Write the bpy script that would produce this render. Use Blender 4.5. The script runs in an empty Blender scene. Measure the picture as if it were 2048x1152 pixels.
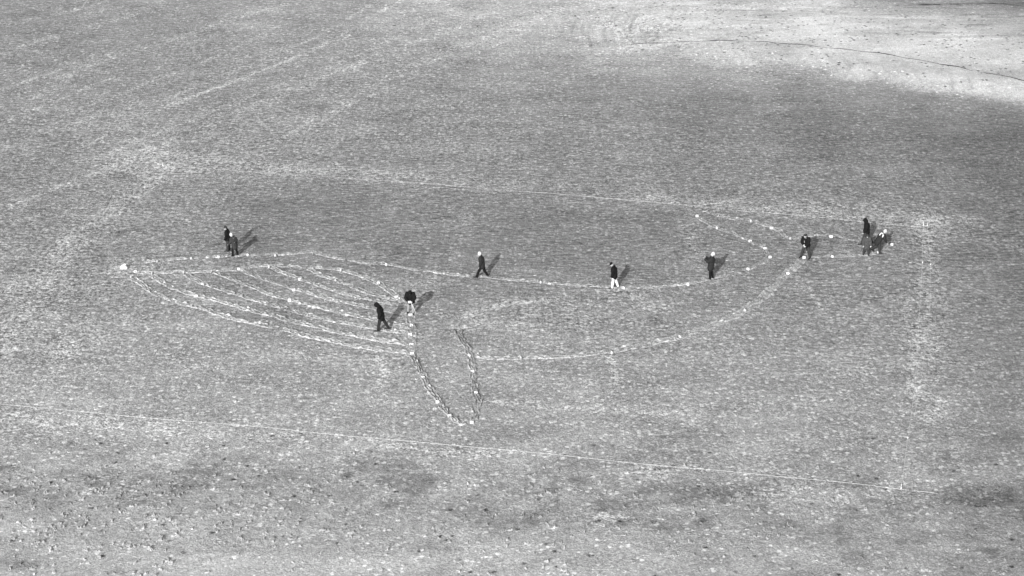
import bpy, bmesh, math, random
import numpy as np
from mathutils import Vector, Matrix, noise as mnoise

R = math.radians
random.seed(7)
rng = np.random.default_rng(7)
scene = bpy.context.scene
C = scene.collection

# ------------------------------------------------------------------ camera
CAM_H, PITCH, FPX = 51.8, R(22.3), 4345.0          # metres, below horizontal, focal length in 2048-wide pixels
cam_d = bpy.data.cameras.new('camera')
cam_d.sensor_width = 36.0
cam_d.lens = FPX / 2048 * 36.0
cam_d.clip_end = 8000
cam_o = bpy.data.objects.new('camera', cam_d)
C.objects.link(cam_o)
cam_o.location = (0, 0, CAM_H)
cam_o.rotation_euler = (math.pi / 2 - PITCH, 0, 0)
scene.camera = cam_o

# ------------------------------------------------------------------ sky, sun, exposure
SUN_EL, SUN_SIDE = R(22.0), R(17.5)                # the sun stands behind the camera, to the left
world = bpy.data.worlds.new('World')
scene.world = world
world.use_nodes = True
wn = world.node_tree.nodes
wl = world.node_tree.links
bg = wn['Background']
sky = wn.new('ShaderNodeTexSky')
sky.sky_type = 'NISHITA'
sky.sun_disc = False
sky.sun_elevation = SUN_EL
sky.sun_rotation = math.pi + SUN_SIDE
bw = wn.new('ShaderNodeRGBToBW')                   # a black-and-white photograph
wl.new(sky.outputs[0], bw.inputs[0])
wl.new(bw.outputs[0], bg.inputs[0])
bg.inputs[1].default_value = 0.15
sun_d = bpy.data.lights.new('sun', 'SUN')
sun_d.energy = 3.7
sun_d.angle = R(0.7)
sun_o = bpy.data.objects.new('sun', sun_d)
C.objects.link(sun_o)
sdir = Vector((math.sin(SUN_SIDE) * math.cos(SUN_EL), math.cos(SUN_SIDE) * math.cos(SUN_EL), -math.sin(SUN_EL)))
sun_o.rotation_euler = sdir.to_track_quat('-Z', 'Y').to_euler()
sun_o.location = (-20, -60, 60)
vs = scene.view_settings
vs.view_transform = 'Standard'
vs.look = 'None'
vs.exposure = 0.83
vs.gamma = 1.0

# ------------------------------------------------------------------ survey of the ground
def ray(u, v):
    a, b = (u - 1024) / FPX, (v - 576) / FPX
    cp, sp = math.cos(PITCH), math.sin(PITCH)
    return a, cp - b * sp, -sp - b * cp

def flat(u, v):
    dx, dy, dz = ray(u, v)
    t = CAM_H / -dz
    return dx * t, dy * t

FOOT = [flat(*p) for p in [(900, 128), (1200, 118), (1350, 128), (1500, 141), (1650, 158), (1800, 182), (1900, 198), (2048, 214), (2300, 226)]]
FX = np.array([p[0] for p in FOOT]); FY = np.array([p[1] for p in FOOT])
HX = np.array([flat(u, 130)[0] for u in (1150, 1300, 1500, 1750, 2048)])
HH = np.array([0.0, 0.12, 0.45, 0.85, 1.15])

def sstep(t):
    t = np.clip(t, 0, 1)
    return t * t * (3 - 2 * t)

def hgt(x, y):
    """height of the terrain in metres"""
    x = np.asarray(x, float); y = np.asarray(y, float)
    d = y - np.interp(x, FX, FY)
    H = np.interp(x, HX, HH)
    bank = H * (0.75 * sstep(d / 5.0) + 0.35 * sstep((d - 3) / 12.0) - 0.5 * sstep((d - 13) / 30.0))
    und = 0.06 * np.sin(x * 2.3 + 1.5 * np.sin(y * .5) + np.sin(x * .7) * 3 + 2 * np.sin(x * .31)) * np.sin(x * 1.37 + 1.3 * np.sin(x * .43) + 1) * H * sstep(d / 3) * (1 - sstep((d - 5) / 4)) + 0.05 * np.sin(x * 0.21 + 0.6 * np.sin(y * .11)) * np.sin(y * 0.16 + 1.3) + 0.025 * np.sin(x * .53 + y * .31 + 2.0) * np.sin(y * .47 - x * .17)
    near = 0.05 * np.sin(x * .9 + np.sin(y * .8)) * np.sin(y * .7 + .5) * sstep((103 - y) / 6)
    far = np.clip(1 - (np.abs(y - 140) - 160) / 60, 0, 1)
    return bank + (und + near) * far

def P(u, v):
    dx, dy, dz = ray(u, v)
    h = 0.0
    for _ in range(14):
        t = (CAM_H - h) / -dz
        h = 0.5 * h + 0.5 * float(hgt(dx * t, dy * t))
    t = (CAM_H - h) / -dz
    return Vector((dx * t, dy * t, float(hgt(dx * t, dy * t))))

def spline(pts, step=0.25):
    """Catmull-Rom through 2-D points, resampled evenly"""
    p = np.array(pts, float)
    q = np.vstack([2 * p[0] - p[1], p, 2 * p[-1] - p[-2]])
    out = []
    for i in range(1, len(q) - 2):
        n = max(2, int(np.linalg.norm(q[i + 1] - q[i]) / 0.1))
        t = np.linspace(0, 1, n, endpoint=False)[:, None]
        a, b, c, d = q[i - 1], q[i], q[i + 1], q[i + 2]
        out.append(.5 * (2 * b + (c - a) * t + (2 * a - 5 * b + 4 * c - d) * t ** 2 + (3 * b - a - 3 * c + d) * t ** 3))
    o = np.vstack(out + [p[-1:]])
    s = np.r_[0, np.cumsum(np.linalg.norm(np.diff(o, axis=0), axis=1))]
    m = max(2, int(s[-1] / step))
    t = np.linspace(0, s[-1], m)
    return np.c_[np.interp(t, s, o[:, 0]), np.interp(t, s, o[:, 1])]

def line_px(px, step=0.25):
    return spline([P(*q)[:2] for q in px], step)

# ------------------------------------------------------------------ materials
def grey_mat(name, v, rough=0.85, spec=0.2, wear=0.25, scale=25.0):
    m = bpy.data.materials.new(name)
    m.use_nodes = True
    n, l = m.node_tree.nodes, m.node_tree.links
    b = n['Principled BSDF']
    b.inputs['Roughness'].default_value = rough
    b.inputs['Specular IOR Level'].default_value = spec
    t = n.new('ShaderNodeTexNoise'); t.inputs['Scale'].default_value = scale; t.inputs['Detail'].default_value = 4
    co = n.new('ShaderNodeTexCoord'); l.new(co.outputs['Object'], t.inputs['Vector'])
    mr = n.new('ShaderNodeMapRange')
    mr.inputs['To Min'].default_value = v * (1 - wear); mr.inputs['To Max'].default_value = v * (1 + wear)
    mr.inputs['From Min'].default_value = .3; mr.inputs['From Max'].default_value = .7
    l.new(t.outputs['Fac'], mr.inputs['Value']); l.new(mr.outputs[0], b.inputs['Base Color'])
    return m

def sand_material():
    m = bpy.data.materials.new('sand_and_gravel')
    m.use_nodes = True
    n, l = m.node_tree.nodes, m.node_tree.links
    b = n['Principled BSDF']
    b.inputs['Roughness'].default_value = .95
    b.inputs['Specular IOR Level'].default_value = .05
    def attr(a):
        o = n.new('ShaderNodeAttribute'); o.attribute_name = a
        return o.outputs['Fac']
    def mth(op, a, c=None, clamp=False):
        o = n.new('ShaderNodeMath'); o.operation = op; o.use_clamp = clamp
        for i, s in enumerate((a, c)):
            if s is None: continue
            if isinstance(s, (int, float)): o.inputs[i].default_value = s
            else: l.new(s, o.inputs[i])
        return o.outputs[0]
    def mapr(s, a, c, d=0., e=1.):
        o = n.new('ShaderNodeMapRange')
        o.inputs[1].default_value = a; o.inputs[2].default_value = c; o.inputs[3].default_value = d; o.inputs[4].default_value = e
        l.new(s, o.inputs[0]); return o.outputs[0]
    def nz(vec, sc, det=4, ro=.6):
        o = n.new('ShaderNodeTexNoise'); o.inputs['Scale'].default_value = sc
        o.inputs['Detail'].default_value = det; o.inputs['Roughness'].default_value = ro
        l.new(vec, o.inputs['Vector']); return o
    pos = n.new('ShaderNodeNewGeometry').outputs['Position']
    def scaled(x, y, rot=0.0):
        o = n.new('ShaderNodeMapping'); o.inputs['Scale'].default_value = (x, y, 1); o.inputs['Rotation'].default_value = (0, 0, rot)
        l.new(pos, o.inputs['Vector']); return o.outputs[0]
    tone, tramp, rip = attr('tone'), attr('tramp'), attr('ripple')
    # trampled spots: light subsoil turned up
    wob = nz(pos, 5.0, 2)
    off = n.new('ShaderNodeVectorMath'); off.operation = 'MULTIPLY_ADD'
    off.inputs[1].default_value = (.22, .22, 0)
    l.new(wob.outputs['Color'], off.inputs[0]); l.new(pos, off.inputs[2])
    patch_ = mapr(nz(pos, .8, 3, .6).outputs['Fac'], .32, .68, .1, 1.8)
    def spots(sc, k, r0, r1):
        v = n.new('ShaderNodeTexVoronoi'); v.inputs['Scale'].default_value = sc; l.new(off.outputs[0], v.inputs['Vector'])
        sep = n.new('ShaderNodeSeparateColor'); l.new(v.outputs['Color'], sep.inputs[0])
        patch = patch_
        on = mth('LESS_THAN', sep.outputs[0], mth('MULTIPLY', mth('MULTIPLY', tramp, k), patch))
        return mth('MULTIPLY', on, mapr(v.outputs['Distance'], r0, r1, 0, 1))
    sp1 = spots(3.3, .62, .46, .26)
    sp2 = spots(6.0, .50, .5, .2)
    spot = mth('MAXIMUM', sp1, mth('MULTIPLY', sp2, .8))
    # wind ripples lying across the view, soft streaks
    st = nz(scaled(1.2, 4.4, .03), 1.0, 3, .7).outputs['Fac']
    st = mapr(st, .33, .67, -1, 1)
    gr = mapr(nz(pos, 10.0, 3, .8).outputs['Fac'], .33, .67, -1, 1)
    md = mapr(nz(scaled(1.0, .8), 3.4, 2, .65).outputs['Fac'], .33, .67, -1, 1)
    bl = mapr(nz(scaled(.35, .75), .55, 3, .6).outputs['Fac'], .25, .75, -1, 1)
    dark_speck = attr('dark_speck')
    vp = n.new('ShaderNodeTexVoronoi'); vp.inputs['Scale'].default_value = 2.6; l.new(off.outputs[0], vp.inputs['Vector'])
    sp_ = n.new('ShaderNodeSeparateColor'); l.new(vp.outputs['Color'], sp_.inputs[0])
    speck = mth('MULTIPLY', mth('LESS_THAN', sp_.outputs[1], mth('MULTIPLY', dark_speck, mapr(nz(pos, .35, 3, .6).outputs['Fac'], .4, .65, .1, 1.8))), mapr(vp.outputs['Distance'], .45, .15, 0, 1))
    g1 = mth('MULTIPLY', gr, mth('ADD', mth('MULTIPLY', tramp, .38), .24))
    s1 = mth('MULTIPLY', mth('MULTIPLY', st, rip), .33)
    m1 = mth('MULTIPLY', md, mth('ADD', mth('MULTIPLY', tramp, .30), .08))
    b1 = mth('SUBTRACT', mth('MULTIPLY', bl, .13), mth('MULTIPLY', speck, .55))
    raw = mth('MULTIPLY', mth('ADD', mth('ADD', g1, m1), s1), 1.8)
    raw = mth('MAXIMUM', raw, mth('MULTIPLY', raw, .5))           # light flecks stand out more than dark ones
    f = mth('ADD', mth('ADD', raw, mth('MULTIPLY', mth('ADD', b1, mth('MULTIPLY', spot, .66)), 1.35)), .89)
    col = mth('MINIMUM', mth('MULTIPLY', tone, mth('MAXIMUM', f, .15)), .8)
    l.new(col, b.inputs['Base Color'])
    hsum = mth('ADD', mth('MULTIPLY', gr, .022), mth('MULTIPLY', md, .025))
    bp = n.new('ShaderNodeBump'); bp.inputs['Strength'].default_value = .8; bp.inputs['Distance'].default_value = 1.0
    l.new(hsum, bp.inputs['Height']); l.new(bp.outputs[0], b.inputs['Normal'])
    return m

M_SAND = sand_material()
MAT = dict(
    black=grey_mat('black_cloth', .009, .95, .08, .5), charcoal=grey_mat('charcoal_cloth', .020, .95, .1, .5),
    dark=grey_mat('dark_grey_cloth', .03, .95, .1, .5), mid=grey_mat('mid_grey_cloth', .05, .95, .1, .4),
    light=grey_mat('light_grey_cloth', .22, .95, .1, .35), white=grey_mat('white_cloth', .5, .9, .1, .08),
    skin=grey_mat('skin', .38, .6, .3, .12), hair=grey_mat('hair', .018, .6, .3, .4), shoe=grey_mat('shoe', .012, .6, .3, .4),
    paper=grey_mat('paper', .46, .7, .2, .1), ink=grey_mat('ink', .02, .6, .2, .1), string=grey_mat('white_string', .8, .8, .2, .1),
    wood=grey_mat('pale_wood', .45, .7, .2, .2), crest_line=grey_mat('dark_crest_line', .02, .7, .2, .3), metal=grey_mat('metal', .3, .35, .5, .2),
    sack=grey_mat('white_sack', .55, .7, .2, .08, 8), eye=grey_mat('eye', .015, .3, .5, .1), lip=grey_mat('lip', .2, .6, .3, .1))

# ------------------------------------------------------------------ mesh helpers
def tag(o, label=None, cat=None, group=None, kind=None):
    if label: o['label'] = label
    if cat: o['category'] = cat
    if group: o['group'] = group
    if kind: o['kind'] = kind
    return o

def np_mesh(name, co, quads, attrs, mat, smooth=True):
    me = bpy.data.meshes.new(name)
    me.vertices.add(len(co)); me.vertices.foreach_set('co', np.ascontiguousarray(co, np.float32).ravel())
    nq = len(quads)
    me.loops.add(nq * 4); me.loops.foreach_set('vertex_index', np.ascontiguousarray(quads, np.int32).ravel())
    me.polygons.add(nq)
    me.polygons.foreach_set('loop_start', np.arange(0, nq * 4, 4, dtype=np.int32))
    me.polygons.foreach_set('loop_total', np.full(nq, 4, np.int32))
    for k, v in attrs.items():
        a = me.attributes.new(k, 'FLOAT', 'POINT'); a.data.foreach_set('value', np.ascontiguousarray(v, np.float32))
    me.update(calc_edges=True)
    me.validate()
    if smooth: me.polygons.foreach_set('use_smooth', np.ones(nq, bool))
    me.materials.append(mat)
    o = bpy.data.objects.new(name, me)
    C.objects.link(o)
    return o

def grid_quads(nr, nc, base=0):
    i = np.arange(nr - 1)[:, None] * nc + np.arange(nc - 1)[None, :]
    return base + np.stack([i, i + 1, i + nc + 1, i + nc], -1).reshape(-1, 4)

def obj_bm(name, bm, mat, parent=None, smooth=True):
    me = bpy.data.meshes.new(name)
    bmesh.ops.recalc_face_normals(bm, faces=bm.faces[:])
    bm.to_mesh(me); bm.free()
    for p in me.polygons: p.use_smooth = smooth
    me.materials.append(mat)
    o = bpy.data.objects.new(name, me)
    C.objects.link(o)
    o.parent = parent
    return o

def empty(name, loc, rz=0):
    o = bpy.data.objects.new(name, None)
    o.empty_display_size = .2
    C.objects.link(o)
    o.location = loc; o.rotation_euler = (0, 0, rz)
    return o

def tube(bm, pts, rad, seg=10, flat_dir=None, flat_k=1.0, caps=True):
    """closed tube through pts; rad = list of radii; flat_dir: direction along which the section is scaled by flat_k"""
    pts = [Vector(p) for p in pts]
    rings = []
    n = len(pts)
    prev = None
    P_, R_ = list(pts), list(rad)
    K_ = flat_k if isinstance(flat_k, (list, tuple)) else [flat_k] * n
    K_ = list(K_)
    if caps:
        d0 = (pts[0] - pts[1]).normalized(); d1 = (pts[-1] - pts[-2]).normalized()
        r0, r1 = rad[0], rad[-1]
        k0, k1 = min(K_[0], 1), min(K_[-1], 1)
        P_ = [pts[0] + d0 * r0 * .95 * k0, pts[0] + d0 * r0 * .7 * k0] + P_ + [pts[-1] + d1 * r1 * .7 * k1, pts[-1] + d1 * r1 * .95 * k1]
        R_ = [r0 * .3, r0 * .72] + R_ + [r1 * .72, r1 * .3]
        K_ = [K_[0]] * 2 + K_ + [K_[-1]] * 2
    for i, p in enumerate(P_):
        a = P_[max(i - 1, 0)]; c = P_[min(i + 1, len(P_) - 1)]
        d = (c - a)
        d = d.normalized() if d.length > 1e-9 else Vector((0, 0, 1))
        ref = flat_dir if flat_dir is not None else (prev if prev is not None else (Vector((0, 1, 0)) if abs(d.y) < .9 else Vector((1, 0, 0))))
        v = ref - d * ref.dot(d)
        if v.length < 1e-4: v = d.orthogonal()
        v.normalize(); w = d.cross(v)
        prev = v
        rings.append([bm.verts.new(p + (v * math.cos(t) * K_[i] + w * math.sin(t)) * R_[i]) for t in [2 * math.pi * k / seg for k in range(seg)]])
    for a, c in zip(rings, rings[1:]):
        for k in range(seg):
            bm.faces.new((a[k], a[(k + 1) % seg], c[(k + 1) % seg], c[k]))
    bm.faces.new(rings[0][::-1]); bm.faces.new(rings[-1])

def ball(bm, c, r, seg=10, sc=(1, 1, 1), rot=None):
    m = Matrix.Translation(Vector(c)) @ (rot.to_4x4() if rot else Matrix.Identity(4)) @ Matrix.Diagonal((*sc, 1))
    bmesh.ops.create_uvsphere(bm, u_segments=seg, v_segments=max(6, seg - 2), radius=r, matrix=m)

def box(bm, c, s, rot=None):
    m = Matrix.Translation(Vector(c)) @ (rot.to_4x4() if rot else Matrix.Identity(4)) @ Matrix.Diagonal((*s, 1))
    bmesh.ops.create_cube(bm, size=1, matrix=m)

def fused(name, bm, mat, parent, voxel=.014, smooth_it=3, wrinkle=0.0, wsc=9.0):
    """one continuous skin over everything in bm"""
    o = obj_bm(name, bm, mat, None)
    r = o.modifiers.new('r', 'REMESH'); r.mode = 'VOXEL'; r.voxel_size = voxel; r.use_smooth_shade = True
    if smooth_it:
        s = o.modifiers.new('s', 'SMOOTH'); s.iterations = smooth_it; s.factor = .5
    dg = bpy.context.evaluated_depsgraph_get()
    me = bpy.data.meshes.new_from_object(o.evaluated_get(dg))
    o.modifiers.clear()
    old = o.data; o.data = me; bpy.data.meshes.remove(old)
    if not me.materials: me.materials.append(mat)
    if wrinkle:
        k = len(me.vertices)
        co = np.empty(k * 3, np.float32); me.vertices.foreach_get('co', co); co = co.reshape(-1, 3)
        no = np.empty(k * 3, np.float32); me.vertices.foreach_get('normal', no); no = no.reshape(-1, 3)
        x, y, z = co.T * wsc
        w = np.sin(z * 2.2 + 1.7 * np.sin(x * 1.3 + y)) * np.sin(x * 1.9 - y * 1.4 + np.sin(z)) + .6 * np.sin(z * 4.3 + x * 3 + 2 * np.sin(y * 2.2))
        co += no * (w * wrinkle)[:, None]
        me.vertices.foreach_set('co', co.ravel())
    for p in me.polygons: p.use_smooth = True
    o.parent = parent
    return o

# ------------------------------------------------------------------ the marks on the ground, as walked
TRAILS = [
    # px polyline, width m, height m, strength
    ([(258, 532), (281, 525), (315, 521), (383, 516), (437, 513), (496, 510), (551, 509), (600, 506), (626, 504), (655, 511), (690, 519), (730, 525), (773, 528), (830, 538), (880, 545), (950, 553)], .44, .035, .55),
    ([(950, 553), (1010, 558), (1082, 564), (1150, 570), (1220, 574), (1250, 575), (1310, 574), (1376, 568), (1430, 555), (1496, 537), (1540, 515)], .40, .035, .5),
    ([(1540, 512), (1530, 496), (1500, 481), (1470, 468), (1434, 455), (1410, 443), (1394, 433)], .42, .04, .32),
    ([(1400, 420), (1437, 431), (1470, 438), (1502, 441), (1543, 455), (1560, 463), (1581, 476), (1613, 472), (1662, 471), (1700, 477), (1735, 486)], .42, .04, .34),
    ([(1783, 490), (1770, 497), (1757, 504), (1735, 510), (1665, 512), (1608, 515)], .42, .03, .42),
    ([(1606, 517), (1597, 529), (1576, 545), (1530, 590), (1490, 619), (1425, 652), (1360, 672), (1290, 689), (1224, 703)], .74, .05, .8),
    ([(1224, 703), (1130, 712), (1042, 716), (990, 717), (960, 713), (938, 706)], .46, .055, .25),
    ([(916, 658), (925, 683), (938, 710), (945, 741), (952, 784), (956, 806), (951, 828), (943, 847)], .46, .07, .2),
    ([(824, 706), (833, 730), (846, 753), (858, 778), (875, 802), (899, 830), (918, 845), (938, 852)], .42, .07, .2),
    ([(262, 545), (304, 546), (368, 544), (423, 542), (478, 536), (538, 531), (613, 533), (650, 536), (682, 540), (720, 551), (757, 565), (775, 579), (793, 592), (808, 608)], .54, .04, .66),
    ([(262, 553), (300, 580), (340, 599), (383, 611), (460, 635), (555, 657), (640, 678), (730, 695), (824, 706)], .56, .05, .72),
    ([(304, 548), (345, 575), (393, 591), (470, 612), (562, 637), (650, 658), (740, 677), (823, 691)], .54, .05, .7),
    ([(368, 546), (408, 567), (480, 590), (573, 618), (650, 638), (730, 653), (818, 667)], .48, .045, .6),
    ([(423, 543), (480, 564), (540, 589), (579, 599), (660, 619), (740, 637), (818, 651)], .48, .045, .6),
    ([(478, 538), (530, 560), (588, 578), (660, 598), (740, 615), (812, 628)], .42, .04, .56),
    ([(538, 533), (570, 547), (600, 558), (660, 578), (720, 595), (795, 610)], .42, .04, .56),
    ([(613, 535), (640, 549), (671, 560), (715, 579), (755, 591), (796, 602)], .42, .04, .56),
    ([(820, 620), (822, 650), (821, 668), (823, 688), (825, 712)], .8, .04, .4),
]
TRAIL_W = [(line_px(px, .09), w, h, s) for px, w, h, s in TRAILS]

# loose tracks: bands where many feet or wheels passed: px polyline, half width m, tramp, tone gain
TRACKS = [
    ([(345, 318), (250, 400), (190, 450), (140, 492), (60, 590), (0, 700)], 1.1, .42, .01),
    ([(20, 412), (120, 372), (220, 335), (300, 300)], .7, .3, .06),
    ([(245, 535), (150, 560), (60, 620), (0, 680)], 1.8, .35, .0),
    ([(330, 328), (700, 350), (1100, 375), (1500, 408), (1850, 440)], 1.9, .32, .03),
    ([(1300, 395), (1550, 420), (1750, 432), (1960, 445)], 1.1, .4, .05),
    ([(1848, 440), (1850, 520), (1845, 620), (1845, 740), (1860, 830)], .75, .6, .03),
    ([(935, 430), (905, 505), (862, 560), (830, 590)], .6, .35, .03),
    ([(1090, 601), (1040, 606), (985, 614), (925, 634)], .35, .6, .12),
    ([(920, 640), (1000, 640), (1090, 625), (1180, 600), (1260, 590)], 1.4, .3, .02),
    ([(760, 720), (770, 745), (755, 790)], .5, .5, .06),
    ([(300, 480), (330, 460), (390, 430)], .16, .5, .05),
    ([(60, 200), (170, 135), (330, 85), (430, 50), (560, 10)], .6, .25, .05),
    ([(150, 300), (300, 230), (500, 150), (640, 95), (840, 15)], .3, .25, .04),
    ([(400, 260), (560, 190), (760, 110), (900, 60), (1000, 10)], .6, .22, .05),
    ([(560, 280), (700, 200), (830, 130), (960, 80), (1090, 30), (1200, 0)], .8, .2, .05),
    ([(700, 132), (780, 115), (865, 95)], .35, .2, .08),
    ([(0, 110), (120, 70), (260, 30), (330, 0)], .6, .25, .05),
    ([(0, 300), (120, 255), (260, 220)], .8, .25, .04),
    ([(0, 50), (140, 22), (220, 0)], .5, .2, .05),
    ([(860, 0), (960, 45), (1080, 60), (1220, 50), (1400, 20), (1600, 5)], 1.0, .1, .05),
    ([(1240, 95), (1400, 88), (1550, 97), (1700, 120)], 1.0, .0, .04),
    ([(1480, 240), (1530, 225), (1580, 215)], .3, .2, .05),
    ([(1880, 800), (1900, 860), (1920, 935)], .2, .3, .05),
    ([(330, 300), (450, 320), (620, 338), (800, 352)], .9, .4, .02), ([(340, 330), (290, 380), (240, 430), (180, 480), (120, 530), (40, 640), (0, 720)], .5, .5, .03),
    ([(240, 400), (150, 470), (70, 540), (0, 600)], .5, .4, .03), ([(250, 540), (200, 600), (140, 680), (90, 760)], .9, .35, .01), ([(0, 760), (60, 720), (160, 690), (260, 640)], .8, .3, .01),
    ([(1852, 440), (1870, 520), (1885, 620), (1885, 700)], .5, .4, .01), ([(1820, 560), (1815, 640), (1825, 720), (1830, 800)], .4, .4, .02), ([(1850, 460), (1900, 470), (1980, 480), (2060, 500)], 1.2, .3, .02),
    ([(960, 800), (1100, 812), (1300, 824), (1400, 822)], .3, .5, .03), ([(1224, 708), (1226, 735), (1232, 770)], .25, .5, .05), ([(640, 690), (560, 715), (450, 730), (380, 735)], .3, .4, .03), ([(470, 515), (560, 540), (640, 600)], .4, .3, .0), ([(830, 600), (900, 560), (960, 545)], .4, .35, .02), ([(930, 650), (1050, 650), (1200, 640), (1350, 610)], .9, .25, .0), ([(1000, 600), (1200, 590), (1400, 580)], .9, .25, .0),
    ([(1400, 425), (1380, 470), (1400, 540)], .5, .35, .02), ([(1540, 515), (1600, 560), (1660, 640)], .4, .3, .02), ([(1615, 480), (1680, 500), (1740, 515)], .5, .3, .0),
    ([(200, 260), (420, 180), (600, 110), (700, 60), (800, 0)], .25, .3, .06), ([(260, 290), (480, 200), (680, 125), (780, 80), (900, 20)], .25, .3, .06), ([(330, 200), (520, 120), (640, 70), (740, 10)], .2, .3, .06),
    ([(100, 240), (300, 165), (460, 100), (560, 50)], .2, .3, .05), ([(650, 230), (800, 165), (940, 110), (1040, 70)], .2, .25, .05), ([(0, 180), (150, 130), (280, 90)], .25, .3, .05), ([(0, 250), (100, 205), (240, 150)], .25, .3, .05),
]
PATCHES = [  # px centre, half size px (u, v), tone gain, tramp gain
    (250, 303, 35, 14, .16, .5), (325, 298, 25, 14, .18, .5), (290, 325, 90, 25, .03, .4), (140, 490, 22, 12, .10, .4),
    (255, 545, 50, 18, .12, .4), (1845, 443, 40, 12, .10, .5), (818, 660, 24, 60, .06, .3), (805, 605, 18, 14, .07, .3),
    (915, 655, 16, 12, .07, .3), (800, 570, 60, 20, .0, .2),
    (120, 845, 200, 18, .07, .5), (480, 870, 200, 18, .05, .4), (840, 900, 130, 16, .07, .5), (1380, 950, 120, 16, .06, .5), (1620, 985, 140, 20, .05, .4), (1250, 1036, 80, 12, .08, .5),
    (160, 950, 70, 8, -.12, 0), (370, 966, 80, 9, -.13, 0), (430, 910, 10, 9, -.12, 0), (510, 915, 22, 8, -.10, 0), (400, 1000, 40, 14, -.08, 0),
    (470, 1015, 60, 8, -.08, 0), (660, 1020, 14, 14, -.12, 0), (700, 955, 14, 10, -.10, 0), (770, 1015, 22, 12, -.10, 0), (930, 1005, 90, 9, -.08, 0),
    (1060, 1045, 18, 14, -.12, 0), (1140, 1055, 14, 16, -.14, 0), (1320, 1050, 120, 9, -.08, 0), (1400, 1045, 20, 12, -.10, 0), (1610, 1062, 60, 9, -.12, 0),
    (1720, 1115, 55, 10, -.11, 0), (1520, 1060, 12, 18, -.12, 0), (1960, 1105, 70, 22, -.09, 0), (1800, 1080, 10, 8, -.12, 0), (1540, 1112, 26, 16, -.10, 0),
    (1430, 1108, 20, 10, -.09, 0), (30, 1125, 50, 12, -.12, 0), (120, 905, 12, 10, -.09, 0), (250, 905, 18, 8, -.08, 0), (150, 1075, 50, 8, -.06, 0),
    (880, 1095, 50, 8, -.06, 0), (1900, 920, 30, 30, -.06, 0), (1820, 560, 60, 60, -.02, 0), (560, 960, 60, 12, -.05, 0), (20, 980, 25, 8, -.08, 0), (1180, 985, 60, 10, -.06, 0),
    (250, 955, 160, 14, -.06, 0), (600, 985, 200, 16, -.06, 0), (900, 1020, 160, 14, -.06, 0), (1250, 1055, 180, 14, -.06, 0), (1650, 1075, 180, 16, -.06, 0), (520, 1000, 16, 26, -.07, 0), (600, 1040, 14, 20, -.07, 0), (720, 1000, 12, 24, -.07, 0), (840, 1010, 12, 22, -.07, 0), (990, 1030, 14, 22, -.07, 0), (1240, 1050, 12, 24, -.07, 0), (320, 960, 12, 24, -.06, 0), (1680, 1060, 14, 24, -.06, 0), (90, 965, 60, 8, -.06, 0), (300, 1110, 300, 14, .05, 0), (900, 1130, 300, 14, .05, 0),
    (200, 20, 100, 12, .02, .1), (1260, 65, 90, 26, .02, .4), (1700, 62, 110, 8, -.07, 0), (1870, 66, 90, 8, -.06, 0), (1500, 22, 90, 8, -.04, 0),
    (1000, 470, 130, 45, -.02, -.1), (600, 410, 130, 35, -.02, -.1), (180, 70, 120, 20, -.03, 0), (900, 110, 120, 18, -.03, 0), (60, 380, 80, 16, -.03, 0),
]
# tone of the undisturbed ground at surveyed spots: px, grey on a 0..255 scale, tramp, ripple
CTRL = []  # right end painted darker, partly for lens falloff
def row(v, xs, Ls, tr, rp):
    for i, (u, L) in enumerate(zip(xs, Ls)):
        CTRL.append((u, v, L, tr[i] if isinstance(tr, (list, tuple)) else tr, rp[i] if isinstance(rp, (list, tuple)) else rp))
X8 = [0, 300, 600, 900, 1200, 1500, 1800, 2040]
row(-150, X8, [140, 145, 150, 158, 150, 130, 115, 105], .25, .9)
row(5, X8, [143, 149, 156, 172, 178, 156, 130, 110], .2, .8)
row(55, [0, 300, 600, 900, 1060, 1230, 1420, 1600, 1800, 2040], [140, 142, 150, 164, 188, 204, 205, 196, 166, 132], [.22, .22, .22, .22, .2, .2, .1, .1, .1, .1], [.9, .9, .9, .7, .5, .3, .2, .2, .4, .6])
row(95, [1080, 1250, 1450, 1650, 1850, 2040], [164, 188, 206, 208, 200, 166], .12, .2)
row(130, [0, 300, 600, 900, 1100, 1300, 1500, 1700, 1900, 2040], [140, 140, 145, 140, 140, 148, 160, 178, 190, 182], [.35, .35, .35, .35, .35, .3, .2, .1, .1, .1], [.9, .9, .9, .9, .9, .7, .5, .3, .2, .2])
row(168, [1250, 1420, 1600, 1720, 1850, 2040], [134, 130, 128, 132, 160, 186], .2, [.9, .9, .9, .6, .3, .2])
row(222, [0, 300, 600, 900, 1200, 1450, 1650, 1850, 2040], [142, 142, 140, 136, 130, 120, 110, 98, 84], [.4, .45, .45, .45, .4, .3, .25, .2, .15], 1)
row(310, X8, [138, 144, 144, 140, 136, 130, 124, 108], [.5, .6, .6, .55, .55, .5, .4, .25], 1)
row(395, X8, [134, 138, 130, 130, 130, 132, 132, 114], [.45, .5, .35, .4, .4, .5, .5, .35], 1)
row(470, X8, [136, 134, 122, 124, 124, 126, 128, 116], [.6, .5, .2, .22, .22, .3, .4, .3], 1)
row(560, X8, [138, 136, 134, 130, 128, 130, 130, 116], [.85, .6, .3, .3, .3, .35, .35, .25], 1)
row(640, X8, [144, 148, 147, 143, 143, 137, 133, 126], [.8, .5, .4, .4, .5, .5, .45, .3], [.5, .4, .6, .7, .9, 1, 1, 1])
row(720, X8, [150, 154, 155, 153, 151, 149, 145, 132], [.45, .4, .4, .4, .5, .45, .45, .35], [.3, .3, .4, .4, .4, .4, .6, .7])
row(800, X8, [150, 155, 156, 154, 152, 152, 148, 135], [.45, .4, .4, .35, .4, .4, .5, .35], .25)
row(880, X8, [164, 164, 160, 154, 152, 152, 150, 135], [.5, .4, .4, .35, .3, .35, .45, .35], .2)
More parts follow.
